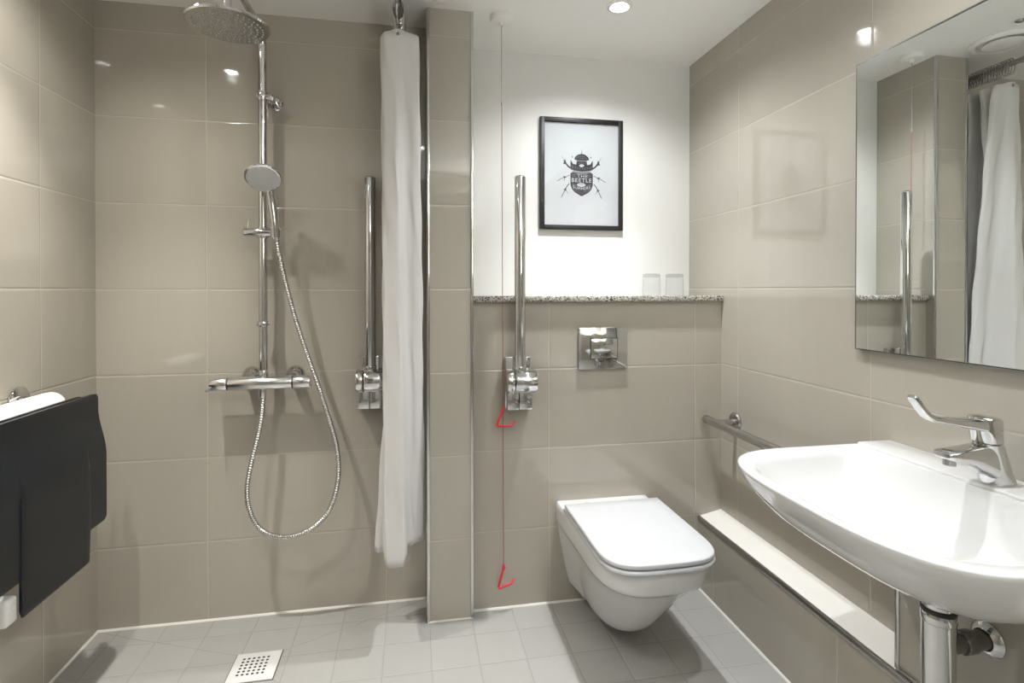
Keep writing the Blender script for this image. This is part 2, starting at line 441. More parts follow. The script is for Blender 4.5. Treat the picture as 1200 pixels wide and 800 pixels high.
# unseen half-bowl uplighter added beside the doorway to brighten the ceiling
for x, lab in ((0.90, 'added half-bowl fill light on the rear wall, washbasin side of the doorway'),):
    t = thing('fill_uplighter', lab, 'fill light', (x, YR, 1.42))
    bm = bm_new(); rings = []
    for d, rr in ((0, .004), (.006, .05), (.03, .09), (.07, .115), (.11, .125)):
        rings.append([V(x + rr * math.cos(PI * i / 24), YR + .001 + rr * math.sin(PI * i / 24), 1.36 + d) for i in range(25)])
    add_rings(bm, rings, True, False)
    link_mesh('bowl', bm, 'plastic', t)
    bm = bm_new(); r = .10
    add_poly(bm, [V(x + r * math.cos(PI * i / 24), YR + .004 + r * math.sin(PI * i / 24), 1.455) for i in range(25)])
    for f in bm.faces:
        if f.normal.z < 0: f.normal_flip()
    link_mesh('fill_panel', bm, emit_mat('fill_uplighter_panel', (0.94, 0.98, 1.0), UPLIGHT_FILL_W / (PI * PI * r * r / 2)), t, smooth=False)

# ceiling vent, sensor
t = thing('ceiling_vent', 'round white air vent on the ceiling beside the curtain rod', 'vent', (0.07, 1.79, ZC))
bm = bm_new()
add_lathe(bm, (0.07, 1.79, ZC), (0, 0, -1), [(0, 0.108), (0.006, 0.108), (0.014, 0.098), (0.013, 0.088), (0.004, 0.082), (0.001, 0.082)], 48, cap0=False, cap1=False)
link_mesh('rim', bm, 'plastic', t)
bm = bm_new()
add_lathe(bm, (0.07, 1.79, ZC - 0.004), (0, 0, -1), [(0, 0.02), (0.003, 0.02), (0.006, 0.066), (0.012, 0.070), (0.016, 0.062), (0.019, 0.03), (0.019, 0.001)], 40)
link_mesh('valve_disc', bm, 'plastic', t)
bm = bm_new(); add_lathe(bm, (0.19, 1.64, ZC), (0, 0, -1), [(0, 0.016), (0.004, 0.016), (0.008, 0.010), (0.009, 0.001)], 24)
tag(link_mesh('ceiling_sensor', bm, 'chrome_dark', origin=(0.19, 1.64, ZC)), 'tiny dark round sensor on the white ceiling', 'sensor')

# ------------------------------------------------------------------ shower column
RX, RY = -0.529, 2.04
t = thing('shower_column', 'chrome shower column with rain head and mixer bar on tiled wall', 'shower', (RX, YS, 0.87))
bm = bm_new()
path = [(RX, RY, 0.872), (RX, RY, 1.5), (RX, RY, 2.065)] + [(RX, RY - 0.05 + 0.05 * math.cos(a), 2.065 + 0.05 * math.sin(a)) for a in [PI / 2 * k / 8 for k in range(1, 9)]]
add_tube(bm, path, 0.0148, 24)
link_mesh('riser_rail', bm, 'chrome', t)
bm = bm_new()
path = [(RX, RY - 0.05, 2.115), (RX + .002, RY - 0.2, 2.117), (RX + .004, 1.70, 2.119)] + [(RX + .006, 1.70 - 0.045 * math.sin(a), 2.074 + 0.045 * math.cos(a)) for a in [PI / 2 * k / 8 for k in range(1, 9)]] + [(RX + .007, 1.655, 1.972)]
add_tube(bm, path, 0.011, 20)
link_mesh('shower_arm', bm, 'chrome', t)
HX, HY, HZ = -0.520, 1.655, 1.955
bm = bm_new()
add_lathe(bm, (HX, HY, HZ), (0, 0, 1), [(-.004, 0.0001), (-.004, 0.104), (-.003, 0.108), (0.001, 0.111), (0.005, 0.110), (0.009, 0.10), (0.012, 0.03), (0.016, 0.018), (0.034, 0.015), (0.034, .0001)], 64)
for f in bm.faces:
    if f.calc_center_median().z < HZ - .0032: f.material_index = 1
for ring, n in ((0.012, 5), (0.028, 12), (0.044, 18), (0.060, 25), (0.076, 31), (0.091, 37)):
    for k in range(n):
        a = 2 * PI * k / n + ring * 30
        add_lathe(bm, (HX + ring * math.cos(a), HY + ring * math.sin(a), HZ - .0042), (0, 0, -1), [(0, 0.0024), (0.0022, 0.0019), (0.0026, 0.0004)], 8, mat=2)
link_mesh('rain_head', bm, ['chrome', 'head_face', 'nozzle'], t)
bm = bm_new()
add_lathe(bm, (RX + .028, YS, 1.885), (0, -1, 0), [(0, 0.026), (0.004, 0.026), (0.008, 0.022), (0.009, 0.010), (0.066, 0.010), (0.066, .0001)], 32)
add_cyl(bm, (RX + .034, RY, 1.887), (RX - .018, RY, 1.891), 0.013, 24, 0.003)
add_cyl(bm, (RX, RY, 1.872), (RX, RY, 1.906), 0.0185, 28, 0.003)
br = link_mesh('wall_bracket', bm, 'chrome', t)
# mixer
MZ, MY = 0.871, 2.03
bm = bm_new(); add_cyl(bm, (-0.640, MY, MZ), (-0.428, MY, MZ), 0.0235, 36, 0.002)
add_cyl(bm, (RX, MY, MZ - 0.05), (RX, MY, MZ), 0.0135, 20, 0.002)
add_cyl(bm, (RX, RY, MZ), (RX, RY, MZ + 0.045), 0.0165, 24, 0.002)
link_mesh('mixer_bar', bm, 'satin', t)
for x0, x1, s in ((-0.699, -0.643, -1), (-0.425, -0.366, 1)):
    bm = bm_new(); add_cyl(bm, (x0, MY, MZ), (x1, MY, MZ), 0.0238, 36, 0.003)
    e = x0 if s < 0 else x1
    add_box(bm, (min(e, e + .006 * s), MY - .034, MZ - 0.022), (max(e, e + .006 * s), MY - 0.008, MZ - 0.012), 0.002)
    link_mesh('control_knob', bm, 'satin', t)
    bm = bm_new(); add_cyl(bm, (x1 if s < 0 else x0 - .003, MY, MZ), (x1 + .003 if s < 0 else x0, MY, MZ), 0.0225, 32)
    link_mesh('seal_gap_ring', bm, 'dark_gap', t)  # dark ring puts shade into the gap beside the knob
for x in (-0.585, -0.432):
    bm = bm_new(); add_lathe(bm, (x, YS, 0.888), (0, -1, 0), [(0, 0.034), (0.006, 0.034), (0.016, 0.030), (0.024, 0.020), (0.070, 0.017), (0.07, .0001)], 36)
    link_mesh('wall_union', bm, 'chrome', t)
bm = bm_new(); add_cyl(bm, (RX, RY, 1.071), (RX, RY, 1.090), 0.0195, 28, 0.004)
add_box(bm, (RX - .024, RY - .006, 1.075), (RX + .022, RY + .006, 1.086), 0.002)
link_mesh('rail_stop', bm, 'chrome', t)
bm = bm_new(); add_round_tube(bm, [(RX - .056, RY - .012, 1.405), (RX + .045, RY - .012, 1.405)], 0.0150, 28)
add_cyl(bm, (RX, RY, 1.385), (RX, RY, 1.425), 0.0195, 28, 0.003)
add_cyl(bm, (RX - .045, RY - .012, 1.418), (RX - .045, RY - .012, 1.447), 0.003, 12)
add_lathe(bm, (-0.478, 2.005, 1.385), (-.02, -.04, 1), [(0, 0.016), (0.034, 0.019), (0.034, 0.0001)], 28)
link_mesh('slider', bm, 'chrome', t)
hose = [(-0.527, 2.03, 0.835), (-0.528, 2.03, 0.806), (-0.533, 2.025, 0.746), (-0.543, 2.02, 0.682), (-0.56, 2.01, 0.601), (-0.572, 2.0, 0.521), (-0.569, 2.0, 0.45),
        (-0.544, 2.0, 0.382), (-0.5, 2.0, 0.342), (-0.437, 2.0, 0.328), (-0.368, 2.0, 0.347), (-0.31, 2.0, 0.397), (-0.278, 2.0, 0.472), (-0.267, 2.005, 0.555),
        (-0.276, 2.01, 0.646), (-0.303, 2.012, 0.745), (-0.336, 2.012, 0.856), (-0.382, 2.015, 0.992), (-0.419, 2.015, 1.115), (-0.447, 2.012, 1.23), (-0.465, 2.008, 1.32), (-0.476, 2.006, 1.385)]
pts = resample(catmull(hose, 24), 0.0021)
bm = bm_new(); add_tube(bm, pts, lambda i, n: 0.0094 if (i % 4) < 2 else 0.0066, 12)
link_mesh('hose', bm, 'hose_metal', t, angle=80)
# hand shower in its holder
t = thing('hand_shower', 'round chrome hand shower held in the slider of the rail', 'hand shower', (-0.478, 2.005, 1.42))
nrm = V(0.08, -0.64, -0.77).normalized(); hc = V(-0.500, 1.930, 1.578)
bm = bm_new()
add_lathe(bm, hc, nrm, [(-.026, .0001), (-.026, .012), (-.016, .038), (-.006, .056), (0.0, .0585), (.004, .056), (.0045, .051)], 48, cap1=False)
link_mesh('spray_head', bm, 'chrome', t)
bm = bm_new(); add_lathe(bm, hc + nrm * .0035, nrm, [(0, .052), (.002, .051), (.0025, .02), (.0025, .0001)], 48)
link_mesh('spray_face', bm, pbr('spray_plate', (0.50, 0.51, 0.51), 0.3, 0.3), t)
bm = bm_new()
hp = catmull([(-0.478, 2.005, 1.380), (-0.482, 2.003, 1.44), (-0.489, 1.998, 1.51), (-0.495, 1.985, 1.558), (-0.500, 1.955, 1.588)], 8)
add_tube(bm, hp, lambda i, n: 0.0105 + 0.004 * math.sin(PI * i / (n - 1)), 20)
link_mesh('handle', bm, 'chrome', t)

# ------------------------------------------------------------------ fold-up grab rails
def grab_rail(cx, wy, label):
    t = thing('folding_grab_rail', label, 'grab rail', (cx, wy, 0.86), 'chrome grab rails folded up against the wall')
    bm = bm_new(); add_box(bm, (cx - .049, wy - .022, .757), (cx + .049, wy, .952), 0.004); link_mesh('wall_plate', bm, 'chrome', t)
    y = wy - .062
    bm = bm_new(); add_cyl(bm, (cx - .051, y, .866), (cx - .024, y, .866), 0.043, 40, 0.005)
    add_cyl(bm, (cx - .0225, y, .866), (cx + .060, y, .866), 0.043, 40, 0.005)
    add_box(bm, (cx - .046, wy - .05, .835), (cx + .046, wy - .022, .895), 0.003)
    link_mesh('hinge_hub', bm, 'chrome', t)
    bm = bm_new(); add_box(bm, (cx - .046, wy - .060, .760), (cx - .0035, wy - .022, .824), 0.003); add_box(bm, (cx - .002, wy - .060, .760), (cx + .046, wy - .022, .824), 0.003)
    link_mesh('lower_cover', bm, 'chrome', t)
    bm = bm_new(); add_round_tube(bm, [(cx, y, .90), (cx, y, 1.2), (cx, y, 1.612)], 0.0205, 32); link_mesh('rail', bm, 'chrome', t)
    bm = bm_new(); add_cyl(bm, (cx, y, .905), (cx, y, .922), 0.0225, 32, .002); link_mesh('rail_collar', bm, 'chrome', t)
    return t
g = grab_rail(0.383, YB, 'chrome grab rail folded upright on the tiled wall left of the toilet')
g2 = copy_tree(g); g2.location = (-0.159, YS, 0.86)
g2['label'] = 'chrome grab rail folded upright beside the shower curtain'

# ------------------------------------------------------------------ shower curtain and rod
rodx, rodz = -0.050, 2.155
t = thing('curtain_rod', 'dark metal curtain rod fixed between the shower walls under the ceiling', 'curtain rod', (rodx, YS, rodz))
bm = bm_new()
path = [(rodx, YS - 0.002, rodz), (rodx, 1.4, rodz), (rodx, 0.72, rodz)] + [(rodx - .12 + .12 * math.cos(a), .72 - .12 * math.sin(a), rodz) for a in [PI / 2 * k / 10 for k in range(1, 11)]] + [(-0.6, .60, rodz), (XL + .002, .60, rodz)]
add_tube(bm, path, 0.0115, 20); link_mesh('rod', bm, 'chrome_dark', t)
for p, d in (((rodx, YS, rodz), (0, -1, 0)), ((XL, .60, rodz), (1, 0, 0))):
    bm = bm_new(); add_lathe(bm, p, d, [(0, 0.026), (0.006, 0.026), (0.010, 0.018), (0.022, 0.015), (0.022, 0.0118)], 32, cap1=False); link_mesh('flange', bm, 'chrome_dark', t)
t = thing('shower_curtain', 'white shower curtain gathered beside the tiled partition', 'shower curtain', (rodx, 1.95, rodz))
top = [(.018, 1.87), (.012, 1.856), (0, 1.852), (-.02, 1.850), (-.035, 1.848), (-.05, 1.846), (-.065, 1.846), (-.08, 1.849), (-.093, 1.853), (-.103, 1.862), (-.109, 1.875), (-.10, 1.895),
       (0, 1.905), (.016, 1.918), (.005, 1.932), (-.095, 1.945), (-.106, 1.958), (-.09, 1.97), (0, 1.98), (.014, 1.99), (0, 2.0), (-.075, 2.012), (-.08, 2.022), (-.07, 2.03), (.005, 2.04)]
bot = [(.040, 1.990), (.030, 1.975), (.008, 1.960), (-.010, 1.955), (-.021, 1.935), (-.0255, 1.87), (-.028, 1.818), (-.040, 1.806), (-.080, 1.806), (-.095, 1.812), (-.0985, 1.86), (-.105, 1.915),
       (-.122, 1.922), (-.138, 1.932), (-.13, 1.955), (-.07, 1.965), (.02, 1.985), (.030, 2.000), (.0, 2.012), (-.060, 2.016), (-.074, 2.026), (-.06, 2.038), (-.02, 2.045), (.024, 2.055), (.030, 2.070)]
NZ = 70
tp = catmull([(x, y, 0) for x, y in top], 7); bp = catmull([(x, y, 0) for x, y in bot], 7)
rows = []
for j in range(NZ + 1):
    s = j / NZ
    w = 0.0 + 1.0 * (s ** 0.85)
    row = []
    for i in range(len(tp)):
        a, b = tp[i], bp[i]
        ztop = 2.068 + 0.010 * math.exp(-((a.x + .052) / .03) ** 2) - .006 * (abs(a.x + .045) / .07) ** 3
        zb = 0.288 + 0.006 * math.sin(i * .21)
        p = a.lerp(b, w)
        wob = 0.0022 * math.sin(17 * s + i * .45) * s + 0.0016 * math.sin(41 * s + i * .3)
        row.append(V(p.x + wob, p.y + wob * .8, ztop + (zb - ztop) * s))
    rows.append(row)
bm = bm_new(); add_rings(bm, rows, False, False, closed=False)
cur = link_mesh('cloth', bm, 'cloth', t, angle=180)
sm = cur.modifiers.new('thickness', 'SOLIDIFY'); sm.thickness = 0.0012
bm = bm_new()
for x, y, z in ((-.0515, 1.8435, 2.062),):
    add_lathe(bm, (x, y, z), (0, -1, 0), [(0, 0.003), (.0015, .003), (.0022, .0055), (0.0012, 0.0072), (0, .0072)], 20)
link_mesh('eyelet', bm, 'chrome_dark', t)
for k in range(18):
    y = 1.850 + .0118 * k
    bm = bm_new(); n = 20; tilt = random.uniform(-.3, .3)
    ring = [(rodx + .0195 * math.sin(2 * PI * i / n), y + tilt * .012 * math.cos(2 * PI * i / n), rodz - .012 + .034 * math.cos(2 * PI * i / n)) for i in range(n + 1)]
    add_tube(bm, ring, 0.0021, 8); link_mesh('curtain_ring', bm, 'chrome_dark', t)
    bm = None

# ------------------------------------------------------------------ emergency pull cord
t = thing('emergency_pull_cord', 'red emergency pull cord with two triangle handles hanging from ceiling', 'pull cord', (0.320, 1.964, ZC))
bm = bm_new(); add_lathe(bm, (0.320, 1.964, ZC), (0, 0, -1), [(0, 0.040), (0.004, 0.042), (0.016, 0.042), (0.021, 0.038), (0.022, 0.020), (0.026, 0.010), (0.034, 0.007), (0.036, 0.0001)], 40)
link_mesh('ceiling_switch', bm, 'plastic', t)
bm = bm_new(); add_tube(bm, [(0.320, 1.964, 2.18), (0.321, 1.963, 1.88)], 0.0014, 8); link_mesh('upper_cord', bm, 'cord_grey', t)
bm = bm_new(); add_lathe(bm, (0.321, 1.963, 1.882), (0, 0, 1), [(0, .002), (.003, .0034), (.012, .0034), (.016, .002)], 12); link_mesh('cord_connector', bm, 'cord_grey', t)
bm = bm_new(); add_tube(bm, [(0.321, 1.963, 1.88), (0.323, 1.964, 1.33), (0.3255, 1.964, 0.78), (0.328, 1.963, 0.17)], 0.0013, 8); link_mesh('lower_cord', bm, 'cord_red', t)
for (ap, lf, rt, tip) in (((.3265, 1.963, .757), (.301, 1.960, .698), (.361, 1.964, .694), (.370, 1.968, .709)), ((.3285, 1.963, .168), (.307, 1.960, .092), (.359, 1.964, .105), (.367, 1.968, .118))):
    bm = bm_new()
    def lrp(a, b, s): return tuple(a[i] + (b[i] - a[i]) * s for i in range(3))
    add_round_tube(bm, [ap, lrp(ap, lf, .5), lrp(ap, lf, .93), lrp(lf, rt, .05), lrp(lf, rt, .5), lrp(lf, rt, .95), tip], 0.0042, 12)
    add_lathe(bm, (ap[0], ap[1], ap[2] - .006), (0, 0, 1), [(0, .006), (.008, .006), (.016, .003), (.018, .0015)], 14)
    link_mesh('triangle_handle', bm, 'red', t)

# ------------------------------------------------------------------ granite shelf, glasses, flush plate
bm = bm_new(); add_box(bm, (PX1 + .004, 1.972, 1.157), (XR - .001, YW - .001, 1.1785), 0.002)
tag(link_mesh('granite_shelf', bm, 'granite', origin=(.72, 2.1, 1.157)), 'speckled grey granite shelf along the top of the tiled cistern wall', 'shelf')
def tumbler(x, y, label):
    t = thing('tumbler', label, 'glass', (x, y, 1.1785), 'upturned drinking glasses on the granite shelf')
    z = 1.1785
    bm = bm_new()
    add_lathe(bm, (x, y, z), (0, 0, 1), [(0.0, .0365), (.001, .0390), (.076, .0372), (.076, .0345), (.002, .0368), (0.0, .0365)], 40, cap0=False, cap1=False)
    link_mesh('glass_wall', bm, 'glass', t)
    bm = bm_new(); add_lathe(bm, (x, y, z + .0765), (0, 0, 1), [(0, .0366), (.010, .0364), (.014, .0355), (.0155, .032), (.0155, .0001)], 40)
    link_mesh('glass_base', bm, 'glass_base', t); return t
g = tumbler(1.001, 2.15, 'clear upturned drinking glass on shelf, farther from the right wall')
g2 = copy_tree(g); g2.location = (1.107, 2.15, 1.1785); g2['label'] = 'clear upturned drinking glass on shelf, nearer the right wall'
t = thing('flush_plate', 'square mirror chrome flush plate on tiled wall above the toilet', 'flush plate', (.722, YB, .975))
bm = bm_new(); add_box(bm, (.623, YB - .011, .895), (.821, YB, 1.056), 0.002); link_mesh('plate', bm, 'chrome', t)
bm = bm_new(); add_box(bm, (.669, YB - .0125, .934), (.781, YB - .0105, 1.016), 0.0005); link_mesh('button_gap_shade', bm, 'dark_gap', t)  # dark plate stands in for the shaded gap round the button
bm = bm_new(); add_box(bm, (.672, YB - .0155, .937), (.778, YB - .012, 1.013), 0.0012); link_mesh('flush_button', bm, 'chrome', t)

# ------------------------------------------------------------------ toilet
def d_ring(cx, hw, yf, L, n, z, yb, N=64, hwb=None):
    """closed plan outline: straight sides from the wall, rounded squircle front"""
    hwb = hwb or hw; pts = []
    yc = yf + L
    for i in range(N + 1):
        a = PI * i / N
        c, s = math.cos(a), math.sin(a)
        pts.append(V(cx + hw * math.copysign(abs(c) ** (2 / n), c), yc - L * abs(s) ** (2 / n), z))
    m = 10
    left = [V(cx - hw + (hw - hwb) * k / m, yc + (yb - yc) * k / m, z) for k in range(1, m + 1)]
    right = [V(cx + hwb + (hw - hwb) * k / m, yb + (yc - yb) * k / m, z) for k in range(0, m)]
    return pts + left + right
TX = 0.721
t = thing('toilet', 'white wall-hung toilet with closed lid on tiled wall below flush plate', 'toilet', (TX, YB, .39))
bm = bm_new()
lv = [(.390, .150, 1.460, .24, 3.4, .150), (.390, .178, 1.431, .26, 3.4, .178), (.386, .182, 1.427, .26, 3.4, .182), (.370, .183, 1.426, .26, 3.4, .184), (.330, .181, 1.430, .26, 3.3, .184), (.318, .178, 1.436, .26, 3.2, .183),
      (.310, .171, 1.449, .26, 3.1, .181), (.295, .166, 1.464, .27, 2.9, .178), (.25, .156, 1.502, .28, 2.7, .170), (.20, .144, 1.543, .28, 2.5, .160), (.15, .131, 1.586, .27, 2.4, .150),
      (.11, .119, 1.621, .24, 2.3, .141), (.08, .108, 1.652, .21, 2.3, .133), (.060, .097, 1.680, .18, 2.3, .124), (.049, .080, 1.712, .16, 2.3, .108), (.045, .05, 1.77, .13, 2.3, .08)]
add_rings(bm, [d_ring(TX, hw, yf, L, n, z, YB - .0003, hwb=hb) for z, hw, yf, L, n, hb in lv])
link_mesh('bowl', bm, 'porcelain', t, angle=50)
def lid_rings(z0, z1, hw, yf, yb, r, hwb):
    prof = [(z0, r), (z0 + r * .4, r * .25), (z0 + r, 0), (z1 - r, 0), (z1 - r * .4, r * .25), (z1, r), (z1 + .0015, r + .05)]
    return [d_ring(TX, hw - d, yf + d, .17 - d * .5, 3.6, z, yb - d, hwb=hwb - d) for z, d in prof]
bm = bm_new(); add_rings(bm, lid_rings(.3890, .4015, .1835, 1.4145, 1.895, .004, .1835)); link_mesh('seat', bm, 'seat_white', t, angle=50)
bm = bm_new(); add_rings(bm, lid_rings(.4055, .421, .1815, 1.417, 1.882, .004, .1815)); link_mesh('lid', bm, 'seat_white', t, angle=50)
bm = bm_new(); add_rings(bm, [d_ring(TX, .176, 1.43, .17, 3.6, z, 1.87, hwb=.176) for z in (.4000, .4065)]); link_mesh('gap_shade', bm, 'dark_gap', t)  # dark sheet gives the gap under the lid its shadow line
for s in (-1, 1):
    bm = bm_new(); add_cyl(bm, (TX + s * .085, 1.905, .389), (TX + s * .085, 1.905, .407), 0.016, 24, .003); link_mesh('hinge', bm, 'seat_white', t)

# ------------------------------------------------------------------ ledge-side grab rail
t = thing('wall_grab_rail', 'brushed steel grab rail along the right wall behind the washbasin', 'grab rail', (XR, 1.888, .69))
gx, gz = 1.148, .686
bm = bm_new(); add_round_tube(bm, [(gx, 1.965, gz), (gx, 1.7, gz), (gx, 1.235, gz)], 0.0158, 28); link_mesh('rail', bm, 'chrome_dark', t)
for y in (1.888, 1.30):
    bm = bm_new(); add_lathe(bm, (XR, y, gz + .004), (-1, 0, 0), [(0, .036), (.004, .036), (.009, .032), (.010, .012), (.082, .010)], 36); link_mesh('flange', bm, 'chrome_dark', t)

# ------------------------------------------------------------------ washbasin
BYC = 0.900
def b_ring(w, x0, xc, xb, nf, nb, z, N=112, yc=BYC):
    cxm = (x0 + xb) / 2; pts = []
    Lf, Lb = xc - x0, xb - xc
    def F(x, y):
        dy = abs(y - yc) / w
        if x < xc: return dy ** nf + ((xc - x) / Lf) ** nf
        return dy ** nb + ((x - xc) / Lb) ** nb
    for i in range(N):
        a = 2 * PI * i / N; lo, hi = 0.0, 1.0
        for _ in range(40):
            mid = (lo + hi) / 2
            if F(cxm + mid * math.cos(a), yc + mid * math.sin(a)) < 1: lo = mid
            else: hi = mid
        pts.append(V(cxm + lo * math.cos(a), yc + lo * math.sin(a), z))
    return pts
t = thing('washbasin', 'white rounded wall-mounted washbasin on the right wall below the mirror', 'washbasin', (XR, BYC, .8))
XB = XR - .001
rings = [  # from the drain hole up through the bowl, over the rim, down the outside
    b_ring(.022, .938, .96, .982, 2, 2, .660), b_ring(.08, .885, .96, 1.04, 2.4, 2.6, .663), b_ring(.150, .842, .96, 1.080, 2.7, 3.0, .678), b_ring(.205, .795, .96, 1.098, 2.9, 3.6, .708),
    b_ring(.248, .757, .955, 1.111, 3.1, 5, .755), b_ring(.262, .745, .955, 1.116, 3.2, 6, .785), b_ring(.270, .738, .956, 1.119, 3.3, 7, .797), b_ring(.278, .732, .957, 1.121, 3.3, 8, .8015),
    b_ring(.302, .715, .958, XB - .003, 3.3, 20, .8030), b_ring(.308, .7095, .958, XB, 3.3, 22, .8020), b_ring(.310, .708, .958, XB, 3.3, 22, .7990), b_ring(.309, .7095, .958, XB, 3.3, 22, .793),
    b_ring(.302, .720, .958, XB, 3.3, 22, .770), b_ring(.290, .738, .960, XB, 3.2, 20, .745), b_ring(.272, .762, .962, XB, 3.1, 16, .718), b_ring(.245, .795, .965, XB, 2.9, 12, .692),
    b_ring(.208, .838, .970, XB, 2.7, 9, .668), b_ring(.165, .888, .985, XB, 2.5, 7, .651), b_ring(.120, .915, 1.00, XB - .02, 2.3, 5, .639), b_ring(.07, .955, 1.03, XB - .10, 2.2, 3, .633)]
bm = bm_new(); add_rings(bm, rings); link_mesh('bowl', bm, 'porcelain', t, angle=60)
bm = bm_new(); add_box(bm, (1.128, BYC - .300, .798), (XB, BYC + .302, .8085), 0.004, 3); link_mesh('tap_ledge', bm, 'porcelain', t)
bm = bm_new(); add_lathe(bm, (.96, BYC, .6597), (0, 0, 1), [(0, .028), (.003, .028), (.0045, .024), (.003, .012), (.005, .0001)], 28); link_mesh('drain_plug', bm, 'chrome', t)

# tap
FY = 0.896
t = thing('basin_tap', 'chrome long-lever mixer tap standing on the white washbasin', 'tap', (1.165, FY, .8085))
def oval(c, ax, ay, tilt=0.0, n=32, p=2.0):
    pts = []
    for i in range(n):
        a = 2 * PI * i / n; cx_, sy_ = math.cos(a), math.sin(a)
        lx = ax * math.copysign(abs(cx_) ** (2 / p), cx_); ly = ay * math.copysign(abs(sy_) ** (2 / p), sy_)
        pts.append(V(c[0] + lx * math.cos(tilt), c[1] + ly, c[2] + lx * math.sin(tilt)))
    return pts
bm = bm_new()
add_rings(bm, [oval((1.172, FY, .808), .036, .027), oval((1.171, FY, .811), .036, .027), oval((1.166, FY, .83), .031, .026), oval((1.158, FY, .86), .028, .0255, -.05), oval((1.148, FY, .889), .0265, .0255, -.03), oval((1.148, FY, .891), .024, .023, -.03)])
link_mesh('tap_body', bm, 'chrome', t)
bm = bm_new()
def rect_ring(c, hy, hz, ang, n=8, r=.35):
    """rounded section in the plane across a run that leans by ang in XZ"""
    pts = []
    for i in range(28):
        a = 2 * PI * i / 28; cy_, sz_ = math.cos(a), math.sin(a)
        ly = hy * math.copysign(abs(cy_) ** .5, cy_); lz = hz * math.copysign(abs(sz_) ** .5, sz_)
        pts.append(V(c[0] - lz * math.sin(ang), c[1] + ly, c[2] + lz * math.cos(ang)))
    return pts
add_rings(bm, [rect_ring((1.158, FY, .848), .0235, .038, 0), rect_ring((1.128, FY, .860), .0235, .029, 0), rect_ring((1.095, FY, .8665), .0225, .0185, -.05), rect_ring((1.060, FY, .869), .0215, .0125, -.1), rect_ring((1.040, FY, .872), .020, .008, -.1), rect_ring((1.036, FY, .8725), .0175, .004, -.1)])
link_mesh('spout', bm, 'chrome', t)
bm = bm_new(); add_lathe(bm, (1.055, FY, .862), (-.08, 0, -1), [(0, .0115), (.012, .0115), (.0125, .0095), (.008, .009), (.008, .0001)], 24); link_mesh('aerator', bm, 'chrome_dark', t)
bm = bm_new()
add_rings(bm, [oval((1.147, FY, .892), .0245, .024, -.03), oval((1.1465, FY, .894), .0268, .026, -.03), oval((1.143, FY, .915), .0285, .0265, -.03), oval((1.1405, FY, .938), .0315, .0265, -.06), oval((1.140, FY, .943), .029, .024, -.1), oval((1.140, FY, .9455), .02, .016, -.1)])
link_mesh('cartridge_cap', bm, 'chrome', t)
bm = bm_new()
add_rings(bm, [rect_ring((1.150, FY, .926), .024, .013, -.1), rect_ring((1.115, FY, .930), .021, .0125, -.12), rect_ring((1.080, FY, .9345), .0165, .0095, -.13), rect_ring((1.035, FY, .941), .0125, .0065, -.15), rect_ring((1.012, FY, .945), .0115, .006, -.3),
               rect_ring((.998, FY, .953), .0112, .006, -.75), rect_ring((.985, FY, .967), .011, .0058, -.9), rect_ring((.967, FY, .989), .0105, .0055, -.9), rect_ring((.9645, FY, .992), .008, .0035, -.9)])
link_mesh('lever', bm, 'chrome', t)

# waste pipe under the basin
t = thing('waste_trap', 'chrome bottle trap and waste pipe under the washbasin', 'waste pipe', (1.02, .886, .5))
wx, wy = 1.02, .886
bm = bm_new(); add_cyl(bm, (wx, wy, .575), (wx, wy, .640), .0285, 36, .002); link_mesh('tailpiece', bm, 'chrome', t)
bm = bm_new(); add_cyl(bm, (wx, wy, .566), (wx, wy, .5765), .0300, 36, .002); link_mesh('seal_gap_ring', bm, 'dark_gap', t)
bm = bm_new(); add_cyl(bm, (wx, wy, .548), (wx, wy, .567), .0300, 36, .002); link_mesh('union_nut', bm, 'chrome', t)
bm = bm_new(); add_lathe(bm, (wx, wy, .548), (0, 0, -1), [(0, .0275), (.001, .0285), (.17, .0285), (.172, .0315), (.20, .0315), (.205, .028), (.206, .0001)], 36); link_mesh('trap_body', bm, 'chrome', t)
bm = bm_new(); add_cyl(bm, (wx + .022, wy, .497), (1.132, wy, .497), .0185, 32); add_cyl(bm, (wx + .05, wy, .497), (wx + .078, wy, .497), .0225, 32, .002); link_mesh('outlet_pipe', bm, 'grey_pipe', t)
bm = bm_new(); add_lathe(bm, (1.1399, wy, .497), (-1, 0, 0), [(0, .034), (.003, .034), (.010, .028), (.014, .021), (.012, .0195)], 40, cap1=False); link_mesh('wall_flange', bm, 'chrome', t)

# ------------------------------------------------------------------ mirror
t = thing('wall_mirror', 'large frameless square mirror on the right wall above the washbasin', 'mirror', (XR, .9, 1.43))
bm = bm_new(); add_box(bm, (1.2146, .50, 1.036), (XR - .0005, 1.302, 1.828)); link_mesh('backing', bm, 'mirror_edge', t, smooth=False)
bm = bm_new(); add_box(bm, (1.2142, .504, 1.0385), (1.2157, 1.2985, 1.8235), 0.0004, 1); link_mesh('mirror_glass', bm, 'mirror', t, smooth=False)

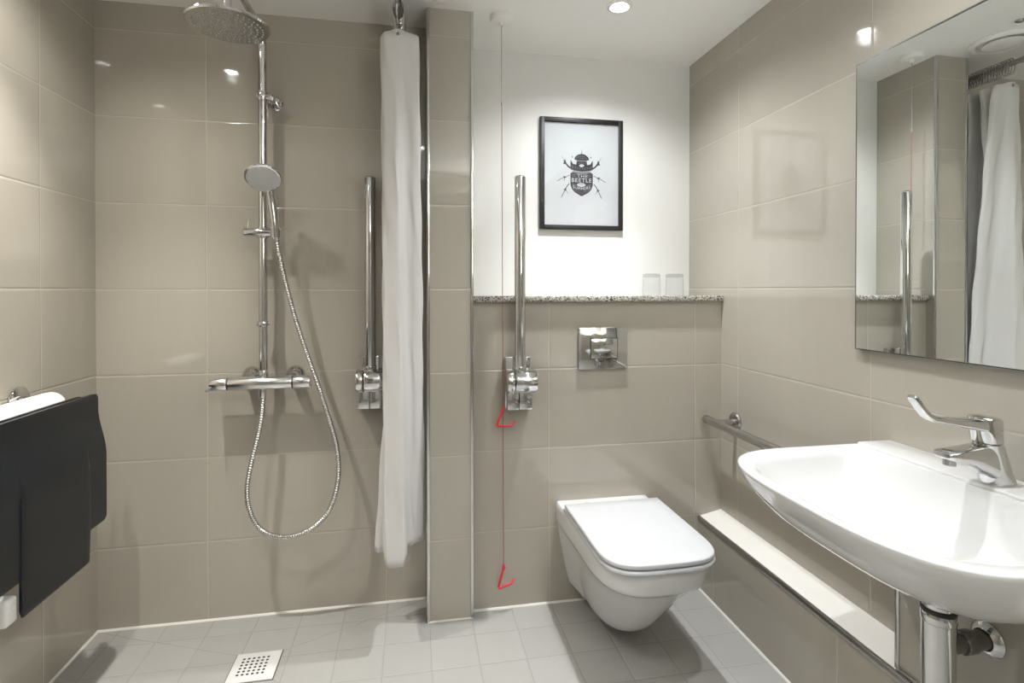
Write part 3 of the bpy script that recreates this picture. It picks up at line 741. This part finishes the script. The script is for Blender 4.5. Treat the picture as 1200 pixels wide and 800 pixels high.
# ------------------------------------------------------------------ picture
t = thing('framed_picture', 'black framed beetle print hanging on the white wall above the shelf', 'picture', (.7185, YW, 1.703))
fx0, fx1, fz0, fz1, fy = .532, .905, 1.463, 1.944, YW - .018
bm = bm_new(); fw = .019
add_box(bm, (fx0, fy, fz0), (fx0 + fw, YW - .001, fz1), .0012); add_box(bm, (fx1 - fw, fy, fz0), (fx1, YW - .001, fz1), .0012)
add_box(bm, (fx0 + fw, fy, fz0), (fx1 - fw, YW - .001, fz0 + fw), .0012); add_box(bm, (fx0 + fw, fy, fz1 - fw), (fx1 - fw, YW - .001, fz1), .0012)
link_mesh('frame', bm, 'black', t)
py = YW - .008
bm = bm_new(); add_box(bm, (fx0 + fw, py, fz0 + fw), (fx1 - fw, YW - .002, fz1 - fw)); pr = link_mesh('print', bm, 'paper', t, smooth=False)
bm = bm_new(); add_box(bm, (fx0 + fw, YW - .0130, fz0 + fw), (fx1 - fw, YW - .0115, fz1 - fw)); link_mesh('glass_pane', bm, 'pane', t, smooth=False)
bm = bm_new()
def q(a, b, k=1): return V(.719 + (a - 380) * .000308, py - .0003 * k, 1.792 - (b - 100) * .000295)
def poly(pts, mat=0, k=1, mirror=False):
    add_prism(bm, [q(a, b, k) for a, b in pts], (0, .0002, 0), mat)
    if mirror: add_prism(bm, [q(757 - a, b, k) for a, b in reversed(pts)], (0, .0002, 0), mat)
def stroke(pts, w, mat=0, k=1, mirror=False):
    for (a, b), (c, d) in zip(pts, pts[1:]):
        L = math.hypot(c - a, d - b); nx, ny = -(d - b) / L * w / 2, (c - a) / L * w / 2
        poly([(a + nx, b + ny), (c + nx, d + ny), (c - nx, d - ny), (a - nx, b - ny)], mat, k, mirror)
poly([(270, 180), (283, 142), (325, 108), (378, 96), (431, 108), (474, 142), (490, 182), (440, 200), (317, 200)])
poly([(305, 205), (452, 205), (458, 262), (299, 262)])
poly([(214, 188), (232, 215), (250, 248), (300, 258), (457, 258), (507, 248), (525, 215), (543, 188), (541, 330), (480, 350), (378, 360), (277, 350), (216, 330)])
poly([(240, 352), (300, 360), (378, 366), (457, 360), (517, 352), (510, 376), (450, 390), (378, 393), (307, 390), (247, 376)], 1)
poly([(214, 388), (238, 372), (310, 392), (378, 396), (447, 392), (519, 372), (543, 388), (543, 560), (520, 620), (470, 672), (378, 722), (287, 672), (237, 620), (214, 560)])
poly([(373, 104), (378, 15), (384, 104)])
poly([(216, 322), (180, 302), (140, 258), (104, 256), (120, 228), (112, 205), (140, 193), (152, 235), (190, 282), (222, 298)], mirror=True)
stroke([(122, 205), (88, 140)], 5, 1, mirror=True); stroke([(140, 195), (146, 170)], 5, 1, mirror=True)
poly([(104, 436), (162, 440), (128, 468)], mirror=True); stroke([(158, 440), (206, 414)], 8, mirror=True); stroke([(115, 452), (22, 508)], 10, 1, mirror=True); stroke([(126, 462), (122, 505)], 8, 1, mirror=True)
stroke([(198, 538), (165, 580), (140, 622)], 12, mirror=True); poly([(108, 626), (156, 616), (148, 652)], mirror=True); stroke([(138, 628), (84, 745)], 12, 1, mirror=True); stroke([(150, 640), (176, 690)], 7, 1, mirror=True)
poly([(234, 135), (248, 138), (250, 156), (238, 160)], mirror=True)
# pale ornament cut into the black
poly([(340, 262), (378, 248), (418, 262), (405, 286), (378, 296), (352, 286)], 2, 2)
poly([(306, 555), (330, 534), (372, 526), (415, 534), (440, 555), (415, 576), (372, 584), (330, 576)], 2, 2)
stroke([(340, 553), (372, 545), (404, 556)], 8, 1, 3)
for a, b in ((250, 300), (285, 306), (318, 312), (350, 318), (392, 320), (425, 316), (458, 310), (492, 304)): stroke([(a, b - 16), (a + 3, b + 12)], 6, 1, 2); stroke([(a, b - 14), (a + 14, b - 12)], 5, 1, 2)
for a in range(330, 440, 22): stroke([(a, 222), (a + 8, 244)], 6, 1, 2)
stroke([(300, 178), (335, 140), (378, 128), (421, 140), (456, 178)], 6, 1, 2); stroke([(340, 185), (360, 160), (396, 160), (417, 185)], 6, 1, 2)
stroke([(236, 400), (300, 412)], 6, 1, 2, True); stroke([(236, 425), (290, 430)], 6, 1, 2, True)
stroke([(240, 545), (296, 560)], 6, 1, 2, True); stroke([(250, 610), (300, 655), (378, 690)], 6, 1, 2, True); stroke([(300, 635), (378, 662)], 6, 1, 2, True)
stroke([(234, 262), (234, 322)], 6, 1, 2, True)
art = link_mesh('beetle_artwork', bm, ['ink', 'ink_grey', 'ink_paper'], pr, smooth=False)
def letters(txt, a, b, hpx, wpx, arc=0.0):
    """flat lettering printed on the beetle, centred on artwork point (a, b)"""
    cu = bpy.data.curves.new('letters', 'FONT'); cu.body = txt; cu.align_x = 'CENTER'; cu.size = 1.0; cu.space_character = 1.12; cu.resolution_u = 3
    to = bpy.data.objects.new('letters', cu); C.objects.link(to)
    dg = bpy.context.evaluated_depsgraph_get(); me = bpy.data.meshes.new_from_object(to.evaluated_get(dg))
    bpy.data.objects.remove(to); bpy.data.curves.remove(cu)
    b2 = bm_new(); b2.from_mesh(me); bpy.data.meshes.remove(me)
    xs = [v.co.x for v in b2.verts]; ys = [v.co.y for v in b2.verts]
    cx_, cy_, wx_, hy_ = (max(xs) + min(xs)) / 2, (max(ys) + min(ys)) / 2, max(xs) - min(xs), max(ys) - min(ys)
    for v in b2.verts:
        u = (v.co.x - cx_) / wx_; w = (v.co.y - cy_) / hy_
        v.co = q(a + u * wpx, b - w * hpx - arc * (2 * u) ** 2, 3)
    link_mesh('lettering', b2, 'ink_paper', pr, smooth=False)
letters('THE', 388, 425, 42, 150); letters('BEETLE', 378, 486, 58, 292); letters('SUMMERS', 378, 610, 44, 258, 30)

# ------------------------------------------------------------------ floor drain
t = thing('floor_drain', 'square white perforated drain cover set in the shower floor', 'drain', (-.50, 1.818, 0))
bm = bm_new(); add_box(bm, (-.572, 1.747, .0), (-.428, 1.888, .002), .0006); link_mesh('drain_frame', bm, 'chrome_dark', t)
bm = bm_new(); add_box(bm, (-.569, 1.750, .0018), (-.431, 1.885, .0042), .0008); cv = link_mesh('cover', bm, 'drain_white', t)
bm = bm_new()
for i in range(6):
    for j in range(6): add_lathe(bm, (-.542 + .0148 * i, 1.783 + .0148 * j, .0041), (0, 0, 1), [(0, .0042), (.0004, .0042), (.0004, .0001)], 14)
link_mesh('holes', bm, 'dark_gap', cv)

# ------------------------------------------------------------------ hanging shower seat and its rail
t = thing('wall_rail', 'chrome wall rail carrying the hanging shower chair on the left wall', 'rail', (XL, 1.73, .88))
bm = bm_new(); add_round_tube(bm, [(-1.028, 1.765, .872), (-1.028, 1.4, .872), (-1.028, .92, .872)], .0145, 24); link_mesh('rail', bm, 'chrome', t)
for y in (1.728, .96):
    bm = bm_new(); add_lathe(bm, (XL, y, .889), (1, 0, -.05), [(0, .040), (.005, .040), (.010, .034), (.012, .014), (.062, .012)], 36); link_mesh('flange', bm, 'chrome', t)
t = thing('hanging_shower_chair', 'charcoal folding shower chair hanging from the rail on left wall', 'shower chair', (-.97, 1.62, .88))
def sst(a, b, x):
    u = max(0, min(1, (x - a) / (b - a))); return u * u * (3 - 2 * u)
def panel(name, x_of, y0, y1, z0f, z1, thick, nseg=44, r=.016, mat='charcoal'):
    bm = bm_new(); cols = []
    ys = [y0 + (y1 - y0) * k / nseg for k in range(nseg + 1)]
    extra = [1.4765, 1.4783, 1.4787, 1.4800, 1.745, 1.7463, 1.7467, 1.7480, y0 + .002, y0 + .006, y1 - .002, y1 - .006]
    ys = sorted(set(ys + [e for e in extra if y0 < e < y1]))
    NV = 40
    for y in ys:
        e = min(y - y0, y1 - y); cut = r - math.sqrt(max(0, r * r - max(0, r - e) ** 2)) if e < r else 0
        zt = z1 - cut; zb = z0f(y) + (cut * .6)
        cols.append([V(x_of(y, zt + (zb - zt) * k / NV), y, zt + (zb - zt) * k / NV) for k in range(NV + 1)])
    add_rings(bm, cols, False, False, closed=False)
    o = link_mesh(name, bm, mat, t, angle=50)
    s = o.modifiers.new('thickness', 'SOLIDIFY'); s.thickness = thick; s.offset = 0
    b = o.modifiers.new('edge', 'BEVEL'); b.width = .0025; b.segments = 2; b.limit_method = 'ANGLE'; b.angle_limit = math.radians(50)
    return o
def seat_x(y, z):
    x = -.955 + .022 * sst(.84, .70, z) - .004 * sst(.55, .42, z)
    tongue = sst(1.4765, 1.480, y) * sst(1.748, 1.7445, y)
    return x + .006 * tongue * sst(.74, .66, z)
def seat_b(y): return .412 if 1.4785 < y < 1.7465 else .500
panel('seat_panel', seat_x, 1.395, 1.838, seat_b, .886, .010)
panel('back_panel', lambda y, z: -.984 + .006 * sst(.84, .7, z), 1.405, 1.815, lambda y: .47, .884, .009)
bm = bm_new()
sec = [(-.994, .800), (-.992, .880)] + [(-1.028 + .037 * math.cos(a), .872 + .036 * math.sin(a)) for a in [PI * k / 12 for k in range(1, 12)]] + [(-1.064, .872), (-1.064, .800), (-1.058, .800), (-1.058, .870)] + [(-1.028 + .029 * math.cos(a), .868 + .029 * math.sin(a)) for a in [PI * k / 12 for k in range(11, 0, -1)]] + [(-1.000, .868), (-1.000, .800)]
rings = []
for y, s in ((1.44, .90), (1.446, .97), (1.46, 1), (1.74, 1), (1.756, .97), (1.764, .88)):
    rings.append([V(-1.028 + (x + 1.028) * (s if z > .86 else 1), y, .868 + (z - .868) * (s if z > .868 else 1)) for x, z in sec])
add_rings(bm, rings); link_mesh('rail_hook', bm, 'plastic', t)
for y0, y1, s in ((1.436, 1.4755, -1), (1.7495, 1.766, 1)):
    bm = bm_new(); add_box(bm, (-1.0, y0, .408 if s < 0 else .418), (-.936, y1, .472 if s < 0 else .486), .008, 4)
    add_box(bm, (-1.002, y0 + .001, .44), (-.99, y1 - .001, .80), .003)
    hb = link_mesh('hinge_bracket', bm, 'plastic', t)
    if s < 0:
        bm = bm_new(); add_lathe(bm, (-.9355, (y0 + y1) / 2, .448), (1, 0, 0), [(-.002, .010), (.0008, .010), (.0012, .008), (.0004, .007), (.0004, .0001)], 24); link_mesh('screw_cap', bm, 'plastic', hb)
bpy.context.view_layer.update()
